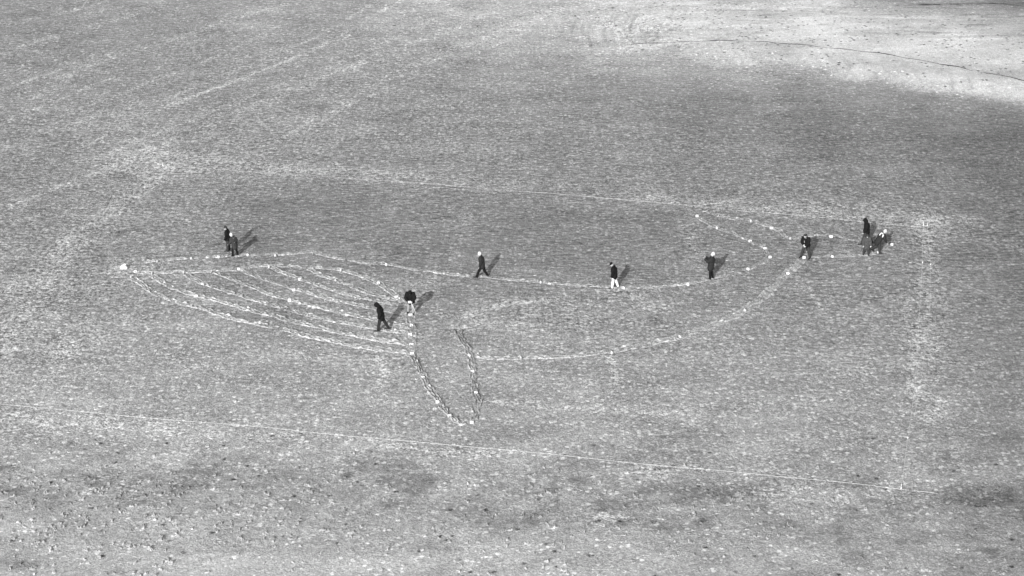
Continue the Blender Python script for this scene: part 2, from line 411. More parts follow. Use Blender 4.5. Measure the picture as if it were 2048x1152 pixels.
row(960, X8, [161, 161, 161, 159, 159, 157, 153, 138], [.25, .25, .3, .35, .35, .35, .35, .3], .2)
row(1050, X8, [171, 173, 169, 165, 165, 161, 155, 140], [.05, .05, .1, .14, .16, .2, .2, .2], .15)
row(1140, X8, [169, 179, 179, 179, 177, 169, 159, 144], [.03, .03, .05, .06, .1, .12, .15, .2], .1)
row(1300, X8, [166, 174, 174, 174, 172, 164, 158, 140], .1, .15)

FORE = .38                                         # north-south distances count less between survey spots
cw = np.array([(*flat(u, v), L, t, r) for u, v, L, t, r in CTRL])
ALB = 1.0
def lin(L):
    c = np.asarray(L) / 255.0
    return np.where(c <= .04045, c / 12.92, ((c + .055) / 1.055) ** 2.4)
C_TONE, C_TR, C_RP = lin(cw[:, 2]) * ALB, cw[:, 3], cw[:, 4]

_LAT = np.random.default_rng(3).uniform(-1, 1, (256, 256))
def vn(x, y, oct=3):
    """value noise, about -1..1"""
    o = np.zeros_like(x); a = 1.0
    for k in range(oct):
        X, Y = x * 2 ** k + 37.3 * k, y * 2 ** k + 11.9 * k
        i, j = np.floor(X).astype(int), np.floor(Y).astype(int)
        fx, fy = sstep(X - i), sstep(Y - j)
        i &= 255; j &= 255; i1, j1 = (i + 1) & 255, (j + 1) & 255
        o += a * ((_LAT[i, j] * (1 - fx) + _LAT[i1, j] * fx) * (1 - fy) + (_LAT[i, j1] * (1 - fx) + _LAT[i1, j1] * fx) * fy)
        a *= .6
    return o

def seg_dist(x, y, line):
    """distance to a polyline, with bounding box rejection"""
    d = np.full(x.shape, 1e9)
    for (ax, ay), (bx, by) in zip(line[:-1], line[1:]):
        ux, uy = bx - ax, by - ay
        k = np.clip(((x - ax) * ux + (y - ay) * uy) / (ux * ux + uy * uy + 1e-12), 0, 1)
        d = np.minimum(d, np.hypot(x - ax - k * ux, y - ay - k * uy))
    return d

for i in range(15):                               # curved scrape marks on the pale ground
    u = 1130 + i * 13 + random.uniform(-9, 9); e = random.uniform(-12, 12)
    TRACKS.append(([(u + 6, 40 + e), (u - 5, 62), (u + 2, 84 + e)], .16, .0, random.uniform(-.16, -.05)))
for i in range(16):
    u = random.uniform(1650, 2040); v = 118 + (u - 1700) * .145
    TRACKS.append(([(u - 8, v), (u + 6, v + 18), (u + 12 + random.uniform(-18, 14), v + random.uniform(24, 40))], .15, .0, random.uniform(-.16, .10)))
for i in range(60):
    u = random.uniform(1250, 1950); v = random.uniform(0, 75)
    TRACKS.append(([(u, v), (u + 60, v + random.uniform(-3, 3)), (u + random.uniform(110, 200), v + random.uniform(-4, 6))], .22, .0, random.choice((-.14, -.10, .12))))
TRACK_W = [(line_px(px, 1.2), hw, tr, tg) for px, hw, tr, tg in TRACKS]
PATCH_W = []
for u, v, su, sv, tg, tr in PATCHES:
    c = P(u, v); e = P(u + su, v); n_ = P(u, v - sv)
    PATCH_W.append((c.x, c.y, abs(e.x - c.x), abs(n_.y - c.y), tg, tr))

def soil(x, y):
    """tone, tramp and ripple of the ground at many points"""
    x = np.asarray(x, float); y = np.asarray(y, float)
    T = np.empty_like(x); A = np.empty_like(x); W = np.empty_like(x)
    xc = np.clip(x, -60, 60); yc = np.clip(y, 84, 215)
    for i in range(0, len(x), 60000):
        j = slice(i, i + 60000)
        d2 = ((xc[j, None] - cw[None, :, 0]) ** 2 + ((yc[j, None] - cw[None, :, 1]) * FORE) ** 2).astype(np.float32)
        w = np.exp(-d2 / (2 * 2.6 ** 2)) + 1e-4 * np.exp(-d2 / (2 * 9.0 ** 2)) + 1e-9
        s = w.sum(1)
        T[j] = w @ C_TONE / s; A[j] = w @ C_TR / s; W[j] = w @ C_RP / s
    d = y - np.interp(x, FX, FY)
    bm_ = sstep((d - .3 + np.interp(x, HX, [2, 2, 1.3, .6, .4]) * vn(x * .7, y * .6, 5)) / np.interp(x, HX, [6, 5, 4, 2.4, 1.5])) * np.clip(np.interp(x, HX, HH) / .9, 0, 1) * (1 - sstep((d - 14) / 16))
    inview = (np.abs(x) < 60) & (y > 80) & (y < 220)
    n1 = np.where(inview, vn(x * .9, y * .7, 4), 0); n2 = np.where(inview, vn(x * .22 + 50, y * .5 + 9, 4), 0)
    T *= 1 + n1 * (.025 + .06 * (1 - W)) + n2 * (.04 + .05 * (1 - W))
    f_ = np.where(inview & (y < 112), vn(x * .38 + 5, y * .85 + 3, 5), -1)          # smears of dark gravel across the front
    v_ = np.where(inview & (y < 112), vn(x * 1.5 + 80, y * .5 + 30, 4), -1)
    yc = 100.3 - .055 * (x + 25)
    band = np.exp(-((y - yc) / 3.4) ** 2) * (1 - .35 * sstep((x - 2) / 20))
    T -= (.13 * sstep((f_ + .05) / .8) + .06 * sstep((v_ - .1) / .8)) * band
    T += .13 * bm_; A -= .15 * bm_; W *= 1 - .8 * bm_
    for line, hw, tr, tg in TRACK_W:
        lo, hi = line.min(0) - 3 * hw, line.max(0) + 3 * hw
        k = np.nonzero((x > lo[0]) & (x < hi[0]) & (y > lo[1]) & (y < hi[1]))[0]
        if len(k) == 0: continue
        g = np.exp(-(seg_dist(x[k], y[k], line) / hw) ** 2) * np.clip(.85 + .7 * vn(x[k] * 1.1, y[k] * .7 + hw * 9, 3), .1, 1.6)
        A[k] += tr * g; T[k] += tg * g * .8
    for cx, cy, sx, sy, tg, tr in PATCH_W:
        k = np.nonzero((np.abs(x - cx) < 3 * sx) & (np.abs(y - cy) < 3 * sy))[0]
        if len(k) == 0: continue
        wx = x[k] - cx + .4 * sx * np.sin(y[k] * 2.1 + cx) ; wy = y[k] - cy + .35 * sy * np.sin(x[k] * 1.7 + cy)
        g = np.exp(-((wx / sx) ** 2 + (wy / sy) ** 2)) * np.clip(.7 + 1.1 * vn(x[k] * 1.0 + cx, y[k] * 1.5, 5), 0, 1.9)
        T[k] += (tg * .6 if tg > 0 else tg * .8) * g; A[k] += tr * g * 1.2
    return np.clip(T, .04, .75), np.clip(A, 0, 1.2), np.clip(W, 0, 1)

def dark_specks(y, T):
    return np.where(y > 150, np.clip((T - .36) * 1.2, 0, .3), 0) + np.where(y < 106, .06, 0)  # dark flecks on the bank; front specks stand in for footprint shade

# ------------------------------------------------------------------ ground sheet
def grow(start, step, end, k=1.22):
    out, p, s = [], start, step
    while p < end:
        s *= k; p += s; out.append(p)
    return np.array(out)
xs = np.arange(-50, 50.01, .15)
gx = grow(50, .15, 5000)
xs = np.r_[-gx[::-1], xs, gx]
ys = np.r_[np.arange(86, 205, .22)]
ys = np.r_[(86 - grow(0, .22, 400))[::-1], ys, grow(ys[-1], .22, 6000)]
GX, GY = np.meshgrid(xs, ys)
gx_, gy_ = GX.ravel(), GY.ravel()
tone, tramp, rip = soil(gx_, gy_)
ground = np_mesh('ground', np.c_[gx_, gy_, hgt(gx_, gy_)], grid_quads(len(ys), len(xs)), dict(tone=tone, tramp=tramp, ripple=rip, dark_speck=dark_specks(gy_, tone)), M_SAND)
tag(ground, 'open field of grey sand and fine gravel marked by feet', None, None, 'structure')

# ------------------------------------------------------------------ trails: raised ribbons of turned-up sand
for line, w, h, s in TRAIL_W:
    n = len(line)
    tg = np.gradient(line, axis=0); tg /= np.linalg.norm(tg, axis=1)[:, None] + 1e-9
    nr = np.c_[-tg[:, 1], tg[:, 0]]
    u = np.linspace(-1, 1, 19)
    prof = (np.exp(-((np.abs(u) - .62) / .22) ** 2) + .75 * np.exp(-(u / .26) ** 2)) * h
    edge = np.clip((1 - np.abs(u)) / .25, 0, 1)
    t = np.arange(n) * .09
    def rough(k, a):
        q = rng.standard_normal(n + 2 * k); return a * np.convolve(q, np.hanning(2 * k + 1), 'valid') / math.sqrt(k)
    wig = rough(4, .03) + rough(14, .035)
    wid = w / 2 * np.clip(1.05 + rough(5, .14) + rough(20, .12), .55, 1.7)
    x = line[:, 0:1] + nr[:, 0:1] * (u[None] * wid[:, None] + wig[:, None])
    y = line[:, 1:2] + nr[:, 1:2] * (u[None] * wid[:, None] + wig[:, None])
    nz_ = rng.standard_normal((n, len(u)))
    nz_ = (nz_ + np.roll(nz_, 1, 0) + np.roll(nz_, 1, 1) + np.roll(nz_, -1, 0)) / 2
    step_k = .55 + .45 * np.sin(t * 2 * math.pi / .7 + rng.uniform(0, 6, 1))[:, None] * np.sign(u)[None]
    z = prof[None] * (1 + .45 * nz_) * (.6 + .7 * np.clip(step_k, 0, 1)) + .010 * nz_
    end = np.clip(np.minimum(np.arange(n), np.arange(n)[::-1]) / 5.0, 0, 1)[:, None]
    z = (z + .006) * edge[None] * end - .03 * (1 - edge[None] * end)
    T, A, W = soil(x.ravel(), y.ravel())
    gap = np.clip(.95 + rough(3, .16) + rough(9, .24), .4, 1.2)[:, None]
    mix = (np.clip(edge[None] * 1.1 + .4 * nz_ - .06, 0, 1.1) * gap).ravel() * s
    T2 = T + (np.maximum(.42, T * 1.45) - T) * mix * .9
    ribbon = np_mesh('footpath', np.c_[x.ravel(), y.ravel(), hgt(x.ravel(), y.ravel()) + z.ravel()], grid_quads(n, len(u)), dict(tone=T2, tramp=.05 + A * .3, ripple=W * .25, dark_speck=A * 0), M_SAND)
    tag(ribbon, None, None, None, 'structure')

# ------------------------------------------------------------------ footprints pressed all over the field (uncountable)
def prints(count, x, y, sx, sy, amp, name, gain, label, nu=7, nv=6, rw=.18):
    gu, gv = np.meshgrid(np.linspace(-1, 1, nu), np.linspace(-1, 1, nv))
    gu, gv = gu.ravel(), gv.ravel()
    r = np.hypot(gu, gv)
    rim = np.exp(-((r - .62) / rw) ** 2)
    edge = np.clip((1.12 - r) / .35, 0, 1)
    th = rng.uniform(0, 2 * math.pi, count)
    ph = rng.uniform(0, 2 * math.pi, count)
    a = np.arctan2(gv, gu)
    lop = 1 + .75 * np.cos(a[None] - ph[:, None])
    z = rim[None] * lop * amp[:, None] * (1 + .3 * rng.standard_normal((count, len(gu))))
    z = (z + .004) * edge[None] - .035 * (1 - edge[None])
    lx, ly = gu[None] * sx[:, None], gv[None] * sy[:, None]
    X = x[:, None] + lx * np.cos(th)[:, None] - ly * np.sin(th)[:, None]
    Y = y[:, None] + lx * np.sin(th)[:, None] + ly * np.cos(th)[:, None]
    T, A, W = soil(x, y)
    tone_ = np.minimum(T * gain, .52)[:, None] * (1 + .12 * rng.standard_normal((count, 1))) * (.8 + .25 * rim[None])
    q = grid_quads(nv, nu)
    Q = (q[None] + (np.arange(count) * len(gu))[:, None, None]).reshape(-1, 4)
    o = np_mesh(name, np.c_[X.ravel(), Y.ravel(), hgt(X.ravel(), Y.ravel()) + z.ravel()], Q,
                dict(tone=tone_.ravel(), tramp=np.zeros(X.size), ripple=np.zeros(X.size), dark_speck=np.zeros(X.size)), M_SAND)
    tag(o, label, 'footprints', None, 'stuff')
    return o

def sample(n, cond):
    y = rng.uniform(88, 200, n); x = rng.uniform(-1, 1, n) * (y * .245 + 4)
    T, A, W = soil(x, y)
    k = cond(x, y, A)
    return x[k], y[k]
px_, py_ = sample(34000, lambda x, y, A: (rng.uniform(0, 1, len(x)) < np.clip(A - .12, 0, 1) * 1.0) & (y > 99) & ~((y > 158) & (x > 4)))
k = len(px_)
prints(k, px_, py_, rng.uniform(.10, .19, k), rng.uniform(.08, .15, k), rng.uniform(.012, .04, k), 'footprints', 1.42,
       'scattered pale scuffed footprints all over the sand field')
# bigger separate prints on the smooth sand in front
nx = []
for cu, cv, su, sv, m in [(120, 1030, 110, 45, 120), (330, 1020, 120, 40, 70), (60, 1065, 60, 30, 30), (270, 1090, 30, 35, 34), (330, 1120, 20, 25, 10), (520, 1010, 120, 40, 90), (750, 1010, 160, 50, 130),
                          (200, 980, 160, 25, 90), (500, 1060, 200, 40, 60), (1000, 1060, 250, 50, 140), (1350, 1060, 250, 50, 200), (1750, 1050, 250, 55, 260), (1600, 1010, 250, 25, 200), (900, 960, 400, 30, 160), (60, 1140, 80, 14, 20), (1900, 1130, 120, 18, 60), (1200, 1130, 350, 15, 60)]:
    for _ in range(int(m * (.7 if cu < 600 else .35))):
        p = P(random.gauss(cu, su), min(1165, random.gauss(cv, sv))); nx.append((p.x, p.y))
nx = np.array(nx); k = len(nx)
prints(k, nx[:, 0], nx[:, 1], rng.uniform(.09, .20, k), rng.uniform(.06, .10, k), rng.uniform(.04, .085, k), 'footprints', 1.03,
       'separate deep footprints in the smooth pale sand at the front', 11, 10, .17)

# ------------------------------------------------------------------ thin dark tube drawn along the crest of the bank
def crest_line_run(px, name, label):
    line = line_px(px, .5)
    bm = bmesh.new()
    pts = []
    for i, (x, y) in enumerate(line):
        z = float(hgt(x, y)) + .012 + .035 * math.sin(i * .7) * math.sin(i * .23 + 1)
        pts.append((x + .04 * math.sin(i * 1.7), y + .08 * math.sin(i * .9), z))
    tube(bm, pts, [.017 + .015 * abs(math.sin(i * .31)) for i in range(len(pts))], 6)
    return tag(obj_bm(name, bm, MAT['crest_line']), label, 'crest_line')
crest_line_run([(1262, 89), (1340, 85), (1420, 82), (1500, 83), (1580, 88), (1680, 98), (1780, 110), (1860, 124), (1950, 142), (2060, 164)], 'crest_line', 'thin dark line along the crest of the pale bank')

# ------------------------------------------------------------------ strings and stakes
def string_run(px, label, z0=.05, r=.011, step=.8):
    line = line_px(px, step)
    bm = bmesh.new()
    pts = [(x, y, float(hgt(x, y)) + z0 + .012 * math.sin(i * .35)) for i, (x, y) in enumerate(line)]
    tube(bm, pts, [r] * len(pts), 5)
    return tag(obj_bm('string', bm, MAT['string']), label, 'string', 'white strings marking out the field')
string_run([(326, 333), (500, 344), (700, 357), (900, 371), (1150, 391), (1370, 410), (1500, 423), (1650, 436), (1750, 446), (1850, 455)], 'white string along the far side of the whale outline', z0=.010, r=.0046)
string_run([(-120, 798), (0, 809), (250, 832), (500, 853), (750, 877), (1000, 900), (1250, 925), (1500, 948), (1700, 967), (1868, 986)], 'white string along the near side of the field', z0=.026, r=.0054)
string_run([(1847, 448), (1846, 470), (1845, 500), (1844, 540), (1841, 590), (1836, 680), (1831, 760), (1824, 820), (1815, 880), (1808, 935), (1802, 977)], 'left one of the two white strings running down the right side', z0=.010, r=.0046)
string_run([(1855, 454), (1858, 490), (1861, 540), (1861, 585), (1858, 640), (1850, 700), (1843, 750), (1835, 800), (1828, 835)], 'right one of the two white strings running down the right side', z0=.010, r=.0046)
string_run([(1768, 504), (1860, 537), (1950, 578), (2060, 622)], 'faint thin string slanting down to the right edge', z0=.006, r=.003)

def stake(u, v, label, h=.5, lean=0.0):
    p = P(u, v)
    root = empty('stake', p)
    bm = bmesh.new()
    tube(bm, [(0, 0, -.1), (lean * .5, 0, h * .5), (lean, 0, h)], [.018, .02, .02], 8)
    obj_bm('post', bm, MAT['wood'], root)
    bm = bmesh.new()
    tube(bm, [(.03 * math.cos(t * .9), .03 * math.sin(t * .9), .06 + .004 * t) for t in range(15)], [.01] * 15, 5)
    obj_bm('knot', bm, MAT['string'], root)
    return tag(root, label, 'stake', 'stakes holding the strings')
stake(1847, 452, 'white stake at the far right corner, left one of the pair', .32, -.02)
stake(1854, 453, 'white stake at the far right corner, right one of the pair', .28, .03)
stake(1802, 979, 'white stake where the two strings cross at the near right corner', .3)
stake(326, 333, 'white stake at the left end of the far string', .3)
stake(1845, 527, 'short white peg halfway down the left string of the pair', .13)
stake(1861, 531, 'short white peg halfway down the right string of the pair', .13)
stake(1815, 878, 'short white peg low down on the right-hand string', .13)

# ------------------------------------------------------------------ marker cards
def card_panel(bm, s, w, h, tilt, curl):
    """one leaning leaf of a folded card; s = -1 front (towards -Y), +1 back"""
    nx_, nz_ = 5, 4
    th = .004
    def pt(i, j, k):
        x = (i / nx_ - .5) * w; q = j / nz_
        y = s * (1 - q) * tilt + s * (k * th) + curl * (x / w) ** 2 * 2 * (1 - q)
        return Vector((x, y, q * h + .004))
    g = [[[bm.verts.new(pt(i, j, k)) for i in range(nx_ + 1)] for j in range(nz_ + 1)] for k in (0, 1)]
    for k in (0, 1):
        for j in range(nz_):
            for i in range(nx_):
                bm.faces.new((g[k][j][i], g[k][j][i + 1], g[k][j + 1][i + 1], g[k][j + 1][i]))
    for j in range(nz_):
        for i in (0, nx_):
            bm.faces.new((g[0][j][i], g[0][j + 1][i], g[1][j + 1][i], g[1][j][i]))
    for i in range(nx_):
        for j in (0, nz_):
            bm.faces.new((g[0][j][i], g[0][j][i + 1], g[1][j][i + 1], g[1][j][i]))

STROKES = {   # dark marks as (x0, z0, x1, z1) in the card's own 0..1 frame
    1: [(.45, .15, .58, .8)], 2: [(.22, .25, .34, .85), (.34, .15, .62, .3), (.62, .2, .72, .6)], 3: [(.25, .2, .36, .8), (.56, .15, .68, .75)],
    4: [(.4, .35, .66, .62)], 5: [(.16, .2, .26, .85), (.5, .2, .75, .35), (.5, .35, .6, .75)], 6: [(.52, .2, .7, .62)]}

def marker(u, v, yaw, label, w=.195, h=.155, mark=0, tilt=.045, lean=0.0):
    p = P(u, v)
    root = empty('marker_card', p, R(yaw))
    root.rotation_euler = (0, R(lean), R(-yaw))
    c = random.uniform(-.03, .03)
    bm = bmesh.new(); card_panel(bm, -1, w, h, tilt, c)
    f = obj_bm('front_panel', bm, MAT['paper'], root, False)
    bm = bmesh.new(); card_panel(bm, 1, w, h, tilt, c * .5)
    obj_bm('back_panel', bm, MAT['paper'], root, False)
    if mark:
        bm = bmesh.new()
        for x0, z0, x1, z1 in STROKES[mark]:
            q = [(x0, z0), (x1, z0), (x1, z1), (x0, z1)]
            lo, hi = [], []
            for (x, z) in q:
                xx = (x - .5) * w
                y = -(1 - z) * tilt - .004 + c * (xx / w) ** 2 * 2 * (1 - z)
                lo.append(bm.verts.new((xx, y - .003, z * h + .004))); hi.append(bm.verts.new((xx, y - .007, z * h + .004)))
            bm.faces.new(lo[::-1]); bm.faces.new(hi)
            for i in range(4): bm.faces.new((lo[i], lo[(i + 1) % 4], hi[(i + 1) % 4], hi[i]))
        obj_bm('numeral', bm, MAT['ink'], f, False)
    tag(root, label, 'marker card', 'white marker cards along the trails')
    return root

ORD = ['first', 'second', 'third', 'fourth', 'fifth', 'sixth', 'seventh', 'eighth', 'ninth', 'tenth', 'eleventh', 'twelfth', 'thirteenth', 'fourteenth']
def series(cards, text):
    for i, cd in enumerate(cards):
        u, v, yaw = cd[:3]
        kw = cd[3] if len(cd) > 3 else {}
        marker(u, v, yaw, text.format(n=ORD[i]), **kw)
E_, D_ = 68, -62           # turned to the left, turned away to the right
series([(281, 527, D_ - 20), (315, 525, E_), (383, 519, E_ - 8), (437, 516, 25), (496, 512, E_ - 22), (551, 513, E_ - 10), (626, 509, 82), (690, 522, 88), (773, 531, 50), (1082, 567, 64), (1248, 578, 52), (1376, 571, 40), (1496, 540, 30)],
       'white folded card, {n} from the left on the trail of the whale back')
series([(1540, 516, 5, dict(mark=3)), (1530, 499, 5, dict(mark=6)), (1500, 484, 0, dict(mark=4)), (1434, 458, 60), (1394, 434, 0, dict(mark=5))],
       'white card, {n} from below on the lower edge of the upper tail fluke')
series([(1437, 434, 84), (1502, 444, 66), (1543, 458, 4, dict(w=.235)), (1581, 479, 70)], 'white card, {n} from the left on the trail left of the person with the pole')
marker(1662, 475, 2, 'blank white card on the trail right of the person with the pole', w=.22)
marker(1783, 491, -14, 'tilted white card, the rightmost of all marker cards', lean=12)
marker(1608, 517, 8, 'white card on the ground between the feet of the person with the pole')
marker(1665, 515, 46, 'narrow white card midway between the person with the pole and the group of three', w=.18)
marker(1757, 507, -5, 'white card at the foot of the bending person with the white scarf', w=.18)
series([(1576, 549, 30), (1490, 623, 58), (1360, 676, 50), (1224, 708, 60), (1042, 718, 70)], 'white card, {n} down from the pole person on the belly trail of the whale')
series([(938, 714, 15, dict(mark=0)), (945, 745, 2), (952, 788, 18), (943, 847, -8, dict(lean=8))], 'white card, {n} from the top on the right edge of the flipper')
series([(846, 757, 10, dict(mark=1)), (875, 806, 5, dict(mark=3)), (899, 834, 0, dict(mark=3))], 'white numbered card, {n} from the top on the left edge of the flipper')
series([(821, 632, 0, dict(w=.235)), (823, 653, -3, dict(mark=4)), (820, 671, 3, dict(w=.235)), (823, 691, 0, dict(w=.235, mark=2)), (824, 709, 4, dict(w=.235, mark=2))],
       'white card, {n} from the top in the column below the bending person facing us')
series([(304, 549, E_), (368, 547, E_), (423, 546, E_ + 6), (478, 540, 15), (538, 536, 56), (613, 537, D_ - 18), (682, 543, 60, dict(lean=-14)), (757, 568, 18, dict(mark=1)), (793, 596, -4, dict(mark=6, w=.22))],
       'white card, {n} from the left along the mouth line of the whale')
series([(262, 556, E_ - 2), (383, 614, E_), (555, 660, D_ - 18)], 'white card, {n} from the left on the lowest throat groove trail')
series([(393, 594, 10, dict(mark=4)), (562, 640, 84, dict(lean=-12))], 'white card, {n} from the left on the second lowest throat groove trail')
series([(408, 571, E_ + 6), (573, 621, 84, dict(lean=-12))], 'white card, {n} from the left on the third lowest throat groove trail')
marker(579, 603, 0, 'white card with a dark mark midway along the fourth lowest throat groove trail', mark=4)
marker(588, 582, -8, 'white card midway along the fifth lowest throat groove trail', mark=1, lean=-8)
marker(600, 561, 5, 'white card with a dark mark midway along the second highest throat groove trail', mark=6, w=.18)
marker(671, 563, 60, 'narrow white card midway along the highest, shortest throat groove trail', w=.18)
marker(271, 545, -22, 'white card with a dark spot beside the white sack', mark=6, lean=-14, w=.22)

# white sack at the snout tip of the whale outline
p = P(247, 538)
root = empty('sack', p)
bm = bmesh.new()
ball(bm, (0, 0, .13), .2, 14, (1.05, .8, .75)); ball(bm, (-.12, .02, .1), .13, 12, (1, .9, .8)); ball(bm, (.13, -.03, .1), .14, 12, (1, .9, .8)); ball(bm, (.02, 0, .2), .12, 12)
fused('sack_body', bm, MAT['sack'], root, .018, 3, .012, 14)
bm = bmesh.new()
tube(bm, [(.03, 0, .27), (.05, -.01, .32), (.09, -.02, .345), (.13, -.02, .33)], [.05, .03, .045, .06], 10)
obj_bm('tied_mouth', bm, MAT['sack'], root)
tag(root, 'plump white sack lying at the snout tip of the whale outline', 'sack')

# ------------------------------------------------------------------ people
def person(u, v, heading, H, pose, wear, label, z_off=0.0):
    g = lambda k, d=0.0: pose.get(k, d)
    loc = P(u, v)
    root = empty('person', loc, R(heading))
    V = Vector
    L = {}
    def sag(a): return V((0, math.sin(R(a)), -math.cos(R(a))))
    pel = V((0, 0, 0))
    lean = g('lean', 6)
    up = V((g('side', 0.0), math.sin(R(lean)), math.cos(R(lean)))).normalized()
    lean2 = lean + g('bow', 6)
    up2 = V((g('side', 0.0), math.sin(R(lean2)), math.cos(R(lean2)))).normalized()
    waist = pel + up * .10 * H
    chest = waist + up * .10 * H
    neck = chest + up2 * .10 * H
    hl = lean2 + g('nod', 15)
    hup = V((g('side', 0.0), math.sin(R(hl)), math.cos(R(hl)))).normalized()
    face_dir = V((g('look', 0.0), math.cos(R(hl)), -math.sin(R(hl)))).normalized()
    headb = neck + (up2 * .6 + hup * .4) * .055 * H
    headc = headb + hup * .065 * H
    J = {}
    for s, n in ((-1, 'L'), (1, 'R')):
        hip = pel + V((s * .052 * H, 0, -.005 * H))
        th = g('hip' + n); sp = g('spread' + n, 2)
        d1 = sag(th); d1.x = s * math.sin(R(sp)); d1.normalize()
        knee = hip + d1 * .245 * H
        d2 = sag(th - g('knee' + n, 4)); d2.x = s * math.sin(R(sp)) * .8; d2.normalize()
        ank = knee + d2 * .235 * H
        toe_a = g('foot' + n, 0)
        fd = V((s * .12, math.cos(R(toe_a)), math.sin(R(toe_a)))).normalized()
        J['hip' + n], J['knee' + n], J['ank' + n] = hip, knee, ank
        J['heel' + n] = ank + V((0, 0, -.028 * H)) - fd * .03 * H
        J['toe' + n] = ank + V((0, 0, -.030 * H)) + fd * .128 * H
        sh = chest + up2 * .078 * H + V((s * .108 * H, 0, 0)) + V((0, g('round', .012) * H, 0))
        sa, ab = g('sh' + n, 5), g('ab' + n, 12)
        d = V((s * math.sin(R(ab)), math.sin(R(sa)) * math.cos(R(ab)), -math.cos(R(sa)) * math.cos(R(ab))))
        elb = sh + d * .168 * H
        ea = sa + g('el' + n, 20)
        inn = g('in' + n, 0)
        d = V((-s * math.sin(R(inn)), math.sin(R(ea)) * math.cos(R(inn)), -math.cos(R(ea)) * math.cos(R(inn))))
        wr = elb + d * .145 * H
        J['sh' + n], J['elb' + n], J['wr' + n], J['hd' + n] = sh, elb, wr, d
    low = min(min(J['heel' + n].z, J['toe' + n].z) for n in 'LR') - .016 * H
    dz = V((0, g('shift', 0.0), -low - .012 + z_off))
    for k in J:
        if not k.startswith('hd'): J[k] = J[k] + dz
    pel, waist, chest, neck, headb, headc = [q + dz for q in (pel, waist, chest, neck, headb, headc)]
    fwd = V((0, 1, 0))
    # the body itself, one skin
    bm = bmesh.new()
    tube(bm, [pel - up * .03 * H, pel + up * .03 * H, waist, chest, neck - up2 * .025 * H], [x * H for x in (.085, .09, .078, .098, .07)], 14, fwd, .68)
    tube(bm, [neck - up2 * .03 * H, headb + hup * .01 * H], [.036 * H, .033 * H], 10)
    side = V((1, 0, 0))
    rot = Matrix((side, face_dir, hup)).transposed()
    ball(bm, headc + hup * .008 * H, .058 * H, 14, (.84, 1.0, 1.08), rot)
    tube(bm, [headc + face_dir * .03 * H - hup * .035 * H, headc + face_dir * .034 * H - hup * .048 * H], [.034 * H, .028 * H], 10)
    tube(bm, [headc + face_dir * .055 * H + hup * .006 * H, headc + face_dir * .066 * H - hup * .014 * H], [.008 * H, .012 * H], 8)
    for s in (-1, 1):
        ball(bm, headc + side * s * .05 * H - face_dir * .004 * H, .016 * H, 8, (.5, .8, 1.2), rot)
    for s, n in ((-1, 'L'), (1, 'R')):
        tube(bm, [J['hip' + n], J['hip' + n].lerp(J['knee' + n], .5), J['knee' + n]], [.058 * H, .048 * H, .034 * H], 10)
        tube(bm, [J['knee' + n], J['knee' + n].lerp(J['ank' + n], .35), J['ank' + n]], [.034 * H, .035 * H, .022 * H], 10)
        tube(bm, [J['heel' + n], J['toe' + n] - (J['toe' + n] - J['heel' + n]) * .1], [.02 * H, .018 * H], 8)
        tube(bm, [J['sh' + n], J['sh' + n].lerp(J['elb' + n], .5), J['elb' + n]], [.036 * H, .030 * H, .024 * H], 10)
        tube(bm, [J['elb' + n], J['elb' + n].lerp(J['wr' + n], .3), J['wr' + n]], [.025 * H, .024 * H, .016 * H], 10)
        hd = J['hd' + n]
        w_ = J['wr' + n]
        pl = side.cross(hd)
        if pl.length < .1: pl = V((0, 0, 1))
        pl.normalize(); ac = hd.cross(pl).normalized()      # ac: across the palm
        palm = w_ + hd * .05 * H
        tube(bm, [w_ + hd * .008 * H, palm], [.018 * H, .024 * H], 10, pl, .5)
        for k, ln in enumerate((.036, .043, .041, .033)):
            b0 = palm + ac * (k - 1.5) * .0125 * H + hd * .012 * H
            b1 = b0 + (hd * .9 + pl * s * -.25).normalized() * ln * .55 * H
            b2 = b1 + (hd * .6 + pl * s * -.75).normalized() * ln * .55 * H
            tube(bm, [b0, b1, b2], [.0062 * H, .0058 * H, .005 * H], 6)
        t0 = w_ + hd * .025 * H - ac * .018 * H
        tube(bm, [t0, t0 + (hd * .6 - ac * .8).normalized() * .022 * H, t0 + (hd * .9 - ac * .7).normalized() * .042 * H], [.009 * H, .0075 * H, .006 * H], 6)
    body = fused('body', bm, MAT['skin'], root, .0105, 1)
    # eyes and mouth
    for s in (-1, 1):
        bm = bmesh.new(); ball(bm, headc + face_dir * .051 * H + side * s * .021 * H + hup * .008 * H, .007 * H, 8)
        obj_bm('eye', bm, MAT['eye'], root)
    bm = bmesh.new(); ball(bm, headc + face_dir * .056 * H - hup * .034 * H, .012 * H, 8, (1.3, .5, .4), rot)
    obj_bm('mouth', bm, MAT['lip'], root)
    # trousers
    kf = wear.get('leg', 1.0) * 1.08
    bm = bmesh.new()
    tube(bm, [pel - up * .035 * H, pel + up * .035 * H, waist], [.094 * H, .100 * H, .090 * H], 14, fwd, .76)
    for n in 'LR':
        a, b, c = J['hip' + n], J['knee' + n], J['ank' + n]
        tube(bm, [a, a.lerp(b, .5), b], [.070 * H * kf, .060 * H * kf, .049 * H * kf], 12)
        tube(bm, [b, b.lerp(c, .4), c + (c - b).normalized() * .002 * H], [.049 * H * kf, .046 * H * kf, .042 * H * kf], 12)
    fused('trousers', bm, MAT[wear.get('trousers', 'dark')], root, .016, 3, .007)
    # jacket
    kj = wear.get('bulk', 1.0) * 1.2
    hem = wear.get('hem', .06)
    bm = bmesh.new()
    tube(bm, [pel - up * hem * H, pel + up * .03 * H, waist, chest, chest + up2 * .07 * H, neck - up2 * .005 * H],
         [x * H * kj for x in (.112, .112, .106, .124, .112, .062)], 16, fwd, [.80, .80, .80, .76, .72, .8])
